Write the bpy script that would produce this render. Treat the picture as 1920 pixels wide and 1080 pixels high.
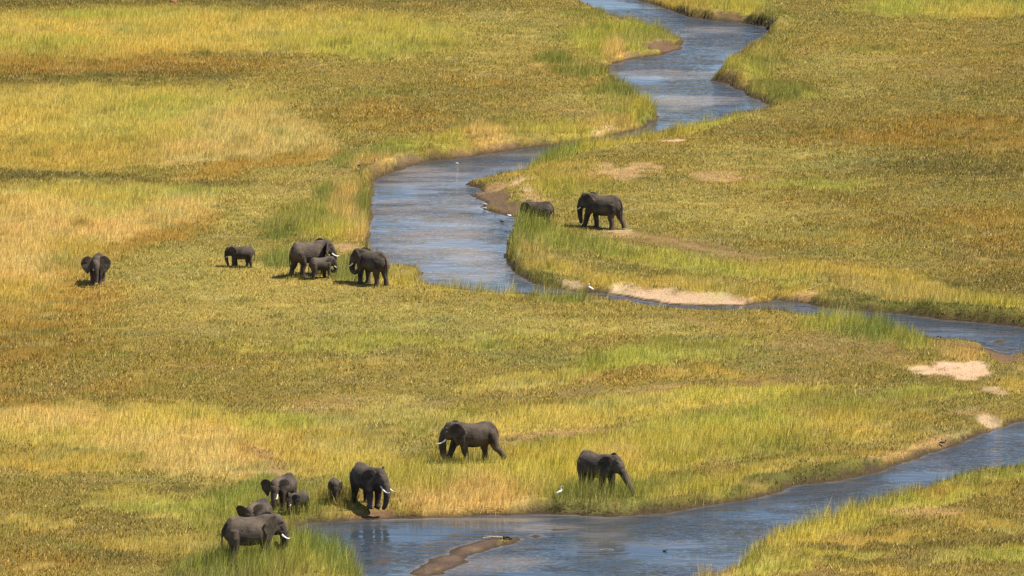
import bpy, bmesh, math, random
import numpy as np
from mathutils import Vector, Matrix

for o in list(bpy.data.objects):
    bpy.data.objects.remove(o)
SC = bpy.context.scene
COL = SC.collection
R = math.radians

# ------------------------------------------------------------------ camera
TILT = R(10.5)          # camera looks down from a helicopter through a long lens
CAM_H = 84.0
FPX = 12086.0            # focal length in pixels of a 1920 px wide frame
CAM_Y = -CAM_H / math.tan(TILT)
cam_d = bpy.data.cameras.new("camera")
cam = bpy.data.objects.new("camera", cam_d)
COL.objects.link(cam)
cam.location = (0, CAM_Y, CAM_H)
cam.rotation_euler = (math.pi / 2 - TILT, 0, 0)
cam_d.sensor_width = 36.0
cam_d.lens = 36.0 * FPX / 1920.0
cam_d.clip_start = 1.0
cam_d.clip_end = 9000.0
SC.camera = cam

# ------------------------------------------------------------------ light
SUN_EL, SUN_AZ = R(56), R(93)      # azimuth clockwise from +Y: the sun stands to the right
w = bpy.data.worlds.new("World")
SC.world = w
w.use_nodes = True
nt = w.node_tree
bg = nt.nodes["Background"]
sky = nt.nodes.new("ShaderNodeTexSky")
sky.sky_type = 'NISHITA'
sky.sun_disc = False
sky.sun_elevation = SUN_EL
sky.sun_rotation = SUN_AZ
sky.air_density = 0.8
sky.dust_density = 0.6
nt.links.new(sky.outputs[0], bg.inputs[0])
bg.inputs[1].default_value = 0.095
sd = bpy.data.lights.new("sun", 'SUN')
sd.energy = 5.0
sd.angle = R(0.5)
sd.color = (1.0, 0.93, 0.80)
sun = bpy.data.objects.new("sun", sd)
COL.objects.link(sun)
sdir = Vector((math.cos(SUN_EL) * math.sin(SUN_AZ), math.cos(SUN_EL) * math.cos(SUN_AZ), math.sin(SUN_EL)))
sun.rotation_euler = sdir.to_track_quat('Z', 'Y').to_euler()
sun.location = (60, 0, 120)
SC.view_settings.view_transform = 'Standard'
SC.view_settings.look = 'None'
SC.view_settings.exposure = 0.93
SC.view_settings.gamma = 1.0
SC.cycles.max_bounces = 5
SC.cycles.diffuse_bounces = 1
SC.cycles.glossy_bounces = 2
SC.cycles.transparent_max_bounces = 4
SC.cycles.caustics_reflective = False
SC.cycles.caustics_refractive = False

# ------------------------------------------------------------------ helpers
def ground_at(px, py, z=0.0):
    """photograph pixel (1920 x 1080) -> point on the level z"""
    px = np.asarray(px, float); py = np.asarray(py, float)
    u, v = px - 960.0, 540.0 - py
    dy = math.cos(TILT) * FPX + math.sin(TILT) * v
    dz = -math.sin(TILT) * FPX + math.cos(TILT) * v
    t = (z - CAM_H) / dz
    return u * t, CAM_Y + dy * t

def to_pixel(x, y, z=0.0):
    yy, zz = y - CAM_Y, z - CAM_H
    f = math.cos(TILT) * yy - math.sin(TILT) * zz
    v = math.sin(TILT) * yy + math.cos(TILT) * zz
    return 960 + FPX * x / f, 540 - FPX * v / f

def tag(o, label=None, cat=None, group=None, kind=None):
    if label: o["label"] = label
    if cat: o["category"] = cat
    if group: o["group"] = group
    if kind: o["kind"] = kind
    return o

def vnoise(x, y, scale, seed):
    x = x / scale + seed * 17.31; y = y / scale + seed * 9.77
    xi = np.floor(x).astype(np.int64); yi = np.floor(y).astype(np.int64)
    fx = (x - xi); fy = (y - yi)
    fx = fx * fx * (3 - 2 * fx); fy = fy * fy * (3 - 2 * fy)
    def h(a, b):
        n = (a * 374761393 + b * 668265263 + seed * 1442695041) & 0xFFFFFFFF
        n = ((n ^ (n >> 13)) * 1274126177) & 0xFFFFFFFF
        return ((n ^ (n >> 16)) & 0xFFFF) / 65535.0
    a = h(xi, yi); b = h(xi + 1, yi); c = h(xi, yi + 1); d = h(xi + 1, yi + 1)
    return ((a * (1 - fx) + b * fx) * (1 - fy) + (c * (1 - fx) + d * fx) * fy) * 2 - 1

def fbm(x, y, scale, seed, oct=3):
    s = 0; a = 1.0; t = 0
    for k in range(oct):
        s = s + a * vnoise(x, y, scale / 2 ** k, seed + k); t += a; a *= 0.55
    return s / t

def sstep(a, b, x):
    t = np.clip((x - a) / (b - a), 0, 1)
    return t * t * (3 - 2 * t)

def lin(c):
    c = np.asarray(c, float) / 255.0
    return np.where(c <= 0.04045, c / 12.92, ((c + 0.055) / 1.055) ** 2.4)

# ------------------------------------------------------------------ river outline
WL = -0.45     # water level
river_px = [
 # left bank from the top, down to the pool
 (940,-170),(985,-70),(1040,-22),(1078,2),(1120,22),(1165,40),(1210,52),(1245,62),(1268,71),(1284,78),(1272,92),
 (1240,103),(1200,108),(1165,115),(1140,125),(1137,138),(1150,150),(1175,163),(1195,182),(1215,202),
 (1233,217),(1228,227),(1210,238),(1185,246),(1140,258),(1090,266),(1045,272),(1000,277),(945,284),
 (895,294),(850,299),(800,303),(765,312),(730,325),(703,338),(697,360),(700,385),(694,405),(690,432),
 (684,450),(692,470),(716,492),(740,504),(772,506),(796,511),(778,518),(768,527),
 # near bank of the pool, grass standing in front
 (785,538),(830,546),(900,554),(960,559),(1010,563),(1060,562),(1120,563),(1190,571),(1250,580),
 (1320,589),(1420,587),(1465,590),(1500,597),(1560,606),(1640,612),(1700,632),(1735,642),(1765,645),
 (1800,643),(1850,652),(1872,662),(1920,670),(1985,688),(2010,725),(1985,758),(1925,785),
 # far bank of the lower river, going left
 (1900,795),(1870,804),(1830,818),(1790,834),(1740,851),(1690,868),(1640,886),(1600,895),(1550,903),
 (1500,911),(1450,927),(1400,937),(1350,945),(1300,952),(1250,961),(1190,967),(1120,969),(1060,964),
 (1000,962),(940,965),(880,968),(820,970),(760,970),(700,974),(640,977),(595,980),(562,987),(548,996),
 (545,1006),(570,1016),(610,1026),(640,1046),(668,1068),(683,1090),(690,1130),(680,1260),
 # near bank of the lower river, going right
 (1080,1260),(1190,1160),(1250,1118),(1310,1092),(1345,1083),(1375,1072),(1395,1060),(1412,1040),(1424,1022),
 (1455,1010),(1505,995),(1565,980),(1595,965),(1655,945),(1705,930),(1755,915),(1805,903),(1855,890),
 (1925,878),(2010,850),(2090,800),(2125,720),(2065,645),(1920,614),
 # far bank of the right arm, sandbank, right bank of the pool upward
 (1860,608),(1780,601),(1700,591),(1640,586),(1580,581),(1535,574),(1490,566),(1452,561),(1444,566),
 (1400,572),(1330,575),(1260,571),(1200,562),(1140,551),(1110,549),(1080,547),(1040,540),(1000,530),(972,516),
 (956,500),(950,480),(955,460),(964,440),(969,420),(973,409),(945,402),(925,396),(906,387),(911,379),
 (890,372),(884,365),(906,360),(902,353),(877,346),(905,339),(940,331),(978,327),(992,316),(1022,298),(1062,284),
 (1100,276),(1140,270),(1190,265),(1240,254),(1290,245),(1340,233),(1385,219),(1430,211),(1449,204),(1440,194),
 (1415,183),(1396,170),(1376,165),(1370,157),(1334,151),(1352,141),(1348,136),(1366,124),(1378,114),(1394,99),
 (1413,84),(1437,70),(1447,58),(1438,50),(1400,44),(1345,39),(1300,33),(1265,21),(1230,9),(1195,0),(1130,-40),
 (1085,-90),(1050,-170)]
bar_px = [(764,1078),(772,1069),(794,1055),(830,1035),(880,1016),(920,1007),(960,1005),(990,1010),(962,1019),
 (930,1030),(890,1045),(890,1052),(850,1068),(822,1080),(796,1084)]
bars = [bar_px,
        [(985,1004),(1010,1002),(1022,1006),(1000,1012)],
        [(1850,640),(1880,636),(1898,640),(1872,644)],
        [(1008,996),(1040,990),(1080,992),(1046,997)]]

def poly_world(pp, z):
    a = np.array(pp, float)
    x, y = ground_at(a[:, 0], a[:, 1], z)
    return np.stack([x, y], 1)

def signed_dist(X, Y, P):
    """> 0 outside the polygon, < 0 inside"""
    d2 = np.full(X.shape, 1e12); ins = np.zeros(X.shape, bool)
    n = len(P)
    for i in range(n):
        ax, ay = P[i]; bx, by = P[(i + 1) % n]
        ex, ey = bx - ax, by - ay
        wx, wy = X - ax, Y - ay
        t = np.clip((wx * ex + wy * ey) / (ex * ex + ey * ey + 1e-12), 0, 1)
        d2 = np.minimum(d2, (wx - ex * t) ** 2 + (wy - ey * t) ** 2)
        if ay != by:
            c = ((ay > Y) != (by > Y)) & (X < ex * (Y - ay) / ey + ax)
            ins ^= c
    d = np.sqrt(d2)
    return np.where(ins, -d, d)

# ground grid: fine where the photograph looks, growing cells out to the horizon
def axis(a, b, step, far):
    core = np.arange(a, b + 1e-6, step)
    ext = []; s = step; p = 0
    while p < far:
        s *= 1.35; p += s; ext.append(p)
    ext = np.array(ext)
    return np.concatenate([(core[0] - ext)[::-1], core, core[-1] + ext])
XS = axis(-64, 64, 0.3, 3500)
YS = axis(-108, 178, 0.4, 3500)
GX, GY = np.meshgrid(XS, YS)
core_m = (GX > -66) & (GX < 66) & (GY > -110) & (GY < 180)
cx0, cy0 = GX[core_m], GY[core_m]
RP = poly_world(river_px, WL)
sd0 = signed_dist(cx0, cy0, RP)
bar_in = np.zeros(cx0.shape)
for b in bars:
    sb = signed_dist(cx0, cy0, poly_world(b, WL)) + .22 + .5 * fbm(cx0 * .6, cy0, 1.4, 19, 3)
    sd0 = np.maximum(sd0, -sb)
    bar_in = np.maximum(bar_in, 1 - sstep(.3, 1.2, sb))
sd0 = sd0 + 0.30 * fbm(cx0, cy0, 3.2, 15, 2) + 0.26 * fbm(cx0, cy0, .9, 11, 2)
SD = np.full(GX.shape, 60.0)
SD[core_m] = sd0
# beyond the fine area the far ends of the river fade to plain land, all out of frame

# ------------------------------------------------------------------ what grows where
# kinds: sunlit colour, blade height, density (0..1)
KIND = {
 'graze':  ((146,132,62), .13, .75), 'olive':  ((120,104,44), .16, .8),  'dolive': ((98,86,35), .18, .8),
 'ograze': ((133,116,50), .14, .75), 'yellow': ((192,168,76), .48, 1.0), 'ygreen': ((170,164,66), .50, 1.0),
 'straw':  ((206,172,96), .52, 1.0), 'gold':   ((182,154,66), .46, 1.0), 'orange': ((160,126,52), .32, .95),
 'dorange':((138,108,42), .28, .9),  'green':  ((132,132,56), .50, 1.0), 'reed':   ((114,124,54), .85, 1.0),
 'soil':   ((122,98,56), .09, .35),  'tan':    ((168,134,86), .09, .38), 'sand':   ((178,150,116), .10, .08),
 'mud':    ((100,78,57), .08, .05),  'wstraw': ((205,165,92), .75, 1.0), 'byel':   ((182,166,66), .78, 1.0),
 'bgreen': ((150,147,62), .80, 1.0), 'weed':   ((92,92,40), .16, .9),  'hang':   ((140,142,60), .62, 1.0), 'tall':   ((132,134,58), 1.4, 1.0)}
B = [ # cx, cy, rx, ry, turn (deg, image, anticlockwise), kind, strength
 # large upper left field
 (1760,1010,300,90,10,'dolive',.45),(120,1010,220,80,0,'dolive',.35),(1740,700,160,60,0,'olive',.4),  # bottom corners and right edge: vignette darkening painted into the olive grass
 (1680,210,420,240,0,'olive',.7),(1880,240,150,320,0,'dolive',.4),(1700,150,260,120,0,'dolive',.25),  # right field: olive grass, darkened further by a vignette put into its colour
 (700,110,420,120,0,'ograze',.8),(930,60,160,60,0,'graze',.8),
 (350,5,520,12,0,'dolive',.9),(800,8,250,14,0,'olive',.8),
 (330,62,540,48,0,'yellow',1),(220,30,130,10,0,'ygreen',.8),(690,75,180,40,0,'ygreen',.7),(80,80,120,16,0,'ygreen',.6),
 (180,105,330,18,0,'gold',.7),(220,128,320,20,2,'dorange',.9),(150,150,330,14,2,'dolive',.95),(60,112,90,12,0,'dorange',.7),
 (470,107,180,8,0,'olive',.7),(820,88,70,6,0,'green',.6),
 (270,215,390,58,0,'yellow',1),(330,200,120,22,0,'ygreen',.6),(480,235,140,42,0,'straw',.9),(110,180,170,14,0,'yellow',.7),
 (700,200,170,55,0,'ograze',.8),(720,215,150,30,-4,'dorange',.55),(700,178,110,10,0,'green',.4),(860,170,150,40,0,'olive',.6),
 (880,150,70,8,0,'orange',.5),(570,280,80,20,8,'straw',.9),(400,285,200,26,0,'straw',.8),(130,290,200,36,0,'gold',.8),
 (440,316,170,13,14,'orange',1),(560,296,90,10,10,'orange',.8),(120,333,240,9,-2,'dolive',.85),(320,345,150,10,4,'dolive',.7),
 (190,385,250,42,0,'yellow',1),(300,410,160,30,12,'straw',.9),(70,405,130,35,0,'straw',.7),(60,420,90,16,0,'soil',.35),
 (150,440,140,25,0,'straw',.8),(400,365,90,16,0,'ygreen',.7),
 (300,448,210,15,21,'orange',.9),(60,490,95,60,0,'straw',.9),(150,470,90,20,0,'gold',.8),
 (200,520,100,48,20,'orange',.95),(250,475,120,20,20,'dorange',.6),(40,560,90,40,0,'gold',.8),
 (70,615,180,65,10,'orange',.65),(40,650,150,50,0,'dorange',.8),(190,560,80,20,20,'dorange',.6),
 # grazed lawn left of the pool
 (520,370,160,50,15,'graze',.9),(610,330,90,26,0,'graze',.9),(640,318,45,10,0,'soil',.5),
 (480,520,330,60,0,'graze',1),(380,490,120,40,0,'graze',.8),(560,345,60,10,0,'olive',.5),
 (605,415,85,38,0,'bgreen',1),(640,365,46,16,0,'reed',.9),(517,434,34,18,0,'reed',.9),(560,400,60,24,0,'green',.7),
 (655,385,34,40,0,'wstraw',.7),(660,432,42,18,0,'wstraw',.85),(690,405,14,40,0,'reed',.7),(610,440,60,12,0,'byel',.8),
 (520,487,36,14,0,'reed',1),(648,505,45,18,0,'green',.9),(650,517,40,10,0,'reed',.6),(745,522,45,16,0,'byel',.8),
 (655,468,34,10,0,'tan',.9),(680,478,26,14,0,'mud',.8),(765,512,36,7,0,'tan',.8),
 (655,295,30,10,0,'green',.6),(720,300,50,14,0,'wstraw',.7),
 # far bank of the pool
 (790,275,120,14,8,'ygreen',.7),(735,290,40,14,0,'green',.6),(905,250,46,22,0,'wstraw',1),(870,262,40,10,0,'byel',.7),
 (985,245,120,20,4,'straw',.6),(1060,240,130,20,4,'ygreen',.7),(1150,228,70,14,0,'wstraw',.5),(1145,237,15,3,0,'sand',.7),
 (1125,246,16,3,0,'sand',.7),(960,235,70,8,0,'green',.5),
 # left bank of the upper river
 (1160,75,95,32,0,'ygreen',1),(1190,70,70,18,0,'bgreen',.8),(1120,60,70,14,0,'byel',.6),(1100,25,60,10,0,'green',.6),
 (1155,95,30,16,0,'wstraw',.8),(1048,113,42,8,0,'reed',.85),(1085,135,60,9,0,'reed',.8),(1120,52,32,5,0,'reed',.7),
 (1155,165,50,16,0,'reed',.85),(1170,195,55,15,0,'green',.9),(1205,212,36,20,0,'byel',.9),(1215,222,20,8,0,'reed',.7),
 (1090,190,90,20,0,'graze',.7),(1085,205,50,8,0,'soil',.4),(1110,160,60,10,0,'ograze',.6),(1250,86,48,18,0,'mud',1),(1205,103,40,10,0,'mud',.9),
 # right bank of the upper river
 (1310,12,120,12,-8,'gold',.9),(1390,22,70,12,-6,'byel',.8),(1480,38,50,12,0,'green',.8),(1410,8,60,8,0,'ygreen',.7),
 (1290,28,80,9,-10,'mud',.9),(1360,36,80,9,-4,'mud',1),(1425,46,40,9,0,'mud',.9),(1410,38,30,5,0,'weed',.8),
 (1440,95,60,34,25,'green',.95),(1420,125,50,16,0,'bgreen',.8),(1475,85,40,12,0,'reed',.5),(1380,130,24,16,0,'byel',.8),
 (1395,150,50,14,0,'dorange',.5),(1420,140,40,12,0,'ygreen',.7),(1470,175,60,20,0,'reed',.75),(1440,165,50,12,0,'green',.8),
 (1375,145,20,5,0,'mud',.8),(1420,183,30,6,-20,'mud',.7),(1350,150,24,4,0,'mud',.8),
 (1520,185,30,10,0,'ygreen',.8),(1320,235,110,9,10,'ygreen',.8),(1250,250,60,8,8,'byel',.8),(1140,272,80,10,8,'byel',.8),
 (1050,292,55,14,18,'bgreen',.9),(1020,306,36,9,25,'reed',.8),(1260,263,34,3,0,'sand',.85),
 # wide right field
 (1700,90,330,80,0,'ograze',.85),(1600,120,120,30,0,'graze',.7),(1780,14,200,18,0,'ygreen',1),(1850,20,120,10,0,'yellow',.7),
 (1640,96,70,6,0,'green',.5),(1850,100,60,5,0,'green',.5),(1850,160,170,60,0,'olive',.8),(1730,150,100,40,0,'ograze',.7),
 (1590,170,60,20,0,'graze',.7),(1650,205,320,26,0,'ograze',.5),(1800,250,230,32,2,'dorange',.85),(1600,265,160,16,0,'dorange',.6),(1900,270,90,40,0,'orange',.5),
 (1560,235,120,16,0,'olive',.5),(1750,310,300,20,2,'dolive',.8),(1600,320,100,8,0,'soil',.35),(1450,300,200,30,0,'graze',.7),
 (1170,320,64,15,0,'tan',.9),(1200,311,40,6,0,'tan',.8),(1345,330,64,11,0,'tan',.75),(1230,300,90,10,0,'olive',.5),
 (1500,345,150,10,0,'ygreen',.5),(1070,330,60,26,10,'gold',.6),(1040,350,60,20,0,'byel',.5),(1100,350,80,12,0,'green',.45),
 (1250,370,160,30,0,'graze',.7),(1740,400,260,50,4,'ograze',.8),(1780,410,200,26,4,'orange',.45),(1650,440,300,16,4,'dorange',.45),(1870,470,120,40,0,'dorange',.6),
 (1400,400,180,25,0,'graze',.8),(1560,380,140,14,0,'dorange',.4),(1160,433,36,6,0,'sand',.9),(1150,440,60,9,0,'tan',.5),
 (1300,462,170,14,-9,'soil',.75),(1340,480,120,7,-6,'soil',.7),(1500,440,160,12,-4,'gold',.4),
 # mud beach right of the pool
 (925,362,56,20,-10,'mud',1),(965,390,44,24,-20,'mud',1),(998,372,30,12,0,'tan',.75),(978,343,26,5,15,'sand',.75),(990,356,20,4,0,'sand',.7),(930,350,40,5,0,'tan',.6),
 (1000,325,40,10,20,'gold',.6),(905,284,80,9,6,'mud',.95),(1010,271,95,8,3,'mud',.95),(800,296,60,6,8,'mud',.9),(712,318,22,9,20,'soil',.9),(890,266,26,5,0,'mud',.7),
 (1800,255,220,20,2,'dorange',.6),(1790,410,180,22,4,'dorange',.5),
 # tongue of land right of the pool
 (1060,452,130,22,-14,'bgreen',.9),(1000,440,40,26,0,'bgreen',1),(975,470,26,44,0,'reed',.85),(1005,478,36,22,0,'wstraw',.6),
 (1105,455,46,10,-8,'reed',.7),(1050,490,90,16,-6,'gold',.7),(1130,495,120,14,-6,'ograze',.6),(1000,515,70,14,-20,'weed',.75),
 (1060,535,80,9,-14,'weed',.7),(1200,500,200,12,-10,'olive',.6),(1120,520,110,12,-10,'gold',.8),
 (1090,505,28,3,0,'sand',.8),(1075,530,36,5,-10,'sand',.7),(1165,534,26,7,0,'sand',.95),
 (1400,510,260,16,-6,'ygreen',.8),(1250,475,160,10,-9,'ygreen',.6),(1600,520,240,18,-6,'gold',.9),(1560,530,60,8,-5,'dolive',.6),
 (1300,530,120,12,-4,'gold',.7),(1430,545,140,12,-4,'gold',.8),(1800,565,200,16,-7,'byel',1),(1700,550,160,14,-6,'wstraw',.6),
 (1880,530,120,22,-4,'dolive',.8),(1750,575,190,8,-6,'weed',.95),(1580,565,80,8,-4,'weed',.9),(1880,600,100,7,-6,'weed',.9),
 (1290,558,175,15,-4,'sand',1),(1400,566,120,10,-3,'sand',1),(1440,567,102,9,-3,'sand',1),(1200,552,101,11,-7,'sand',1),(1250,566,150,7,-3,'mud',.55),(1290,552,150,10,-4,'sand',.9),(1500,553,46,5,0,'tan',.9),
 # middle field
 (640,600,420,40,0,'graze',1),(700,645,300,14,0,'ygreen',.45),(400,620,260,26,0,'ograze',.45),(1000,610,420,20,-2,'graze',.9),
 (1060,588,160,9,-2,'ograze',.5),(940,545,140,8,-3,'byel',.7),(1060,560,110,9,-3,'green',.8),(1090,561,40,6,0,'reed',.6),
 (1000,625,150,10,0,'ygreen',.55),(600,680,300,14,0,'gold',.4),(330,680,230,30,0,'olive',.5),(700,770,150,26,0,'tan',.35),(480,720,240,20,0,'olive',.45),
 (830,625,70,8,0,'ograze',.5),(1270,660,180,20,7,'ygreen',1),(1120,690,180,14,10,'ygreen',.9),(1300,645,110,12,4,'bgreen',.7),(950,715,120,16,10,'yellow',.7),
 (1200,705,200,14,4,'orange',.45),(960,735,110,14,4,'orange',.4),(1310,700,90,10,0,'gold',.7),(1080,732,60,11,6,'soil',.8),(1230,728,90,6,4,'tan',.5),
 (1380,640,220,24,0,'ograze',.4),(1580,650,170,34,0,'soil',.6),(1540,668,120,20,0,'ograze',.7),(1480,715,170,12,4,'soil',.7),(1660,700,140,22,0,'olive',.8),
 (1600,600,110,12,-8,'ygreen',.95),(1650,617,85,18,-8,'reed',.95),(1560,605,60,14,0,'bgreen',.8),(1710,637,50,10,-10,'bgreen',.9),(1800,655,50,12,-20,'wstraw',.5),
 # long bright band and the slopes of the lower bank
 (1180,765,350,26,5,'yellow',1),(1000,795,180,26,8,'yellow',.9),(1420,740,160,14,3,'ygreen',.9),(760,775,130,24,0,'ygreen',.7),(820,800,70,20,0,'green',.6),
 (1020,815,160,5,4,'tan',.6),(1200,790,120,5,5,'dorange',.4),(1430,790,280,36,3,'ygreen',.95),(1360,775,70,9,0,'green',.8),(1560,760,160,22,0,'green',.6),
 (1500,775,60,7,0,'dorange',.5),(1640,790,150,34,0,'gold',.6),(1600,740,120,12,0,'olive',.6),(1740,770,120,30,0,'olive',.6),(1720,740,100,14,0,'ygreen',.5),
 (1250,840,330,34,4,'byel',.95),(1400,840,120,16,0,'bgreen',.7),(1510,850,40,10,0,'reed',.6),(1550,870,160,18,10,'gold',.6),(1600,850,120,14,0,'dorange',.4),
 (1000,880,220,46,0,'byel',.9),(850,920,170,32,0,'wstraw',.85),(740,900,120,30,0,'byel',.8),(1150,850,60,16,0,'straw',.5),
 (1120,930,90,24,0,'bgreen',.95),(1230,910,90,24,0,'green',.8),(1080,945,60,16,0,'byel',.8),(1180,945,80,10,0,'reed',.6),(960,940,140,14,0,'straw',.7),(1030,945,36,8,0,'weed',.7),
 (1330,915,130,14,8,'byel',.7),(1290,940,130,8,8,'weed',.7),(1480,900,140,9,10,'weed',.9),(1620,880,90,7,12,'weed',.7),
 (1680,850,90,7,18,'tan',.6),(1770,825,60,9,20,'tan',.55),(880,855,90,9,0,'orange',.6),(945,835,30,5,0,'tan',.7),
 (1795,690,88,14,-3,'sand',1),(1812,708,24,5,0,'sand',.9),(1870,735,34,7,-5,'sand',.65),(1850,784,40,11,-8,'sand',.85),(1825,775,50,10,0,'tan',.5),
 (1890,665,60,14,-14,'mud',.95),(1840,650,60,7,-6,'mud',.9),(1900,720,34,24,0,'gold',.7),(1820,810,36,7,20,'tan',.8),
 # lower left
 (110,735,190,36,0,'dorange',.7),(60,700,150,20,0,'olive',.6),(300,750,240,20,0,'olive',.5),
 (250,805,340,44,0,'yellow',1),(110,785,140,26,0,'straw',.7),(380,830,220,34,0,'straw',.8),(440,870,150,28,0,'straw',.9),(600,830,150,40,0,'gold',.8),(560,790,120,20,0,'ygreen',.7),
 (650,860,90,30,0,'yellow',.8),(470,850,34,8,-20,'orange',.9),(505,862,36,7,-40,'dorange',.8),(520,885,30,5,-10,'sand',.5),(560,870,70,20,0,'gold',.7),
 (330,910,60,9,0,'dolive',.6),(120,870,150,22,0,'gold',.8),(100,925,170,26,0,'olive',.75),(240,930,100,20,0,'yellow',.6),(230,965,90,14,0,'dolive',.6),(330,950,110,18,0,'ygreen',.7),
 (120,1010,200,50,0,'olive',.75),(80,980,90,14,0,'yellow',.5),(300,1020,150,26,0,'gold',.6),(200,1050,160,18,0,'dolive',.5),(60,1060,100,20,0,'dorange',.5),(370,1060,90,20,0,'olive',.5),
 (460,925,90,24,20,'green',.9),(540,940,80,26,0,'bgreen',.95),(420,960,60,28,20,'bgreen',.8),(600,945,50,20,0,'bgreen',.8),(625,950,50,12,0,'wstraw',.6),(590,968,60,8,6,'weed',.6),(690,963,62,9,0,'mud',1),(740,968,60,5,0,'mud',.8),
 (560,1045,130,34,-8,'bgreen',.95),(620,1048,70,26,-30,'reed',.9),(520,1020,60,14,0,'reed',.8),(470,1065,120,16,0,'ygreen',.7),
 
 (1700,945,240,14,13,'ygreen',.7),(1480,1020,110,14,20,'byel',.7),
 (458,1068,112,28,0,'tall',1),(540,1040,50,14,0,'tall',.7),(1115,943,74,15,0,'tall',1),(1000,432,46,12,-8,'tall',.95),(630,948,44,9,0,'tall',.7),(540,968,50,8,0,'tall',.6),
 (1690,866,90,8,16,'mud',.85),(1790,832,60,12,22,'mud',.85),(1500,912,130,6,10,'mud',.65),(950,966,200,5,0,'mud',.6),
 # bottom right bank
 (1720,985,300,90,10,'olive',.9),(1700,945,260,20,13,'ygreen',.9),(1480,1020,120,18,20,'byel',.9),(1640,945,90,13,10,'bgreen',.8),(1570,975,90,12,20,'byel',.8),(1820,900,130,9,12,'bgreen',.8),
 (1360,1075,80,9,20,'wstraw',.8),(1420,1050,60,14,25,'bgreen',.8),(1500,1050,150,16,10,'ygreen',.8),(1790,915,110,10,6,'orange',.6),(1880,910,90,14,8,'dorange',.5),
 (1740,958,100,9,0,'tan',.55),(1660,955,90,6,4,'soil',.4),(1850,980,80,12,-10,'gold',.7),(1640,1000,130,12,6,'gold',.6),(1700,1020,160,9,0,'dolive',.7),(1580,1045,110,8,0,'dolive',.7),
 (1850,1040,130,14,0,'ygreen',.6),(1800,1060,160,10,0,'dolive',.4),(1480,1072,90,8,0,'soil',.5),(1650,1065,120,9,0,'gold',.5),(1900,1010,60,10,0,'dolive',.6)]

# elephant paths trodden through the grass
TRAILS = [([(940,838),(1010,818),(1100,806),(1200,790),(1300,768),(1420,752)], .35, .7), ([(440,828),(480,846),(508,866),(530,893)], .45, .9),
          ([(690,960),(720,925),(800,885),(850,868)], .3, .45), ([(1165,432),(1260,452),(1350,474),(1480,492),(1640,500)], .5, .6),
          ([(970,395),(1040,402),(1100,424)], .4, .6), ([(730,525),(640,540),(540,560),(400,600),(250,625)], .35, .4), ([(185,535),(260,520),(340,512),(440,505)], .3, .4),
          ([(1180,570),(1300,600),(1420,640),(1560,655),(1720,690)], .4, .45), ([(1050,735),(900,742),(720,765),(600,800)], .4, .5), ([(1300,505),(1500,530),(1700,548)], .35, .45),
          ([(600,330),(500,350),(380,380)], .35, .35), ([(1100,180),(1040,200),(900,215),(760,225)], .4, .4), ([(1480,90),(1600,110),(1760,112),(1920,118)], .4, .35)]

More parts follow.
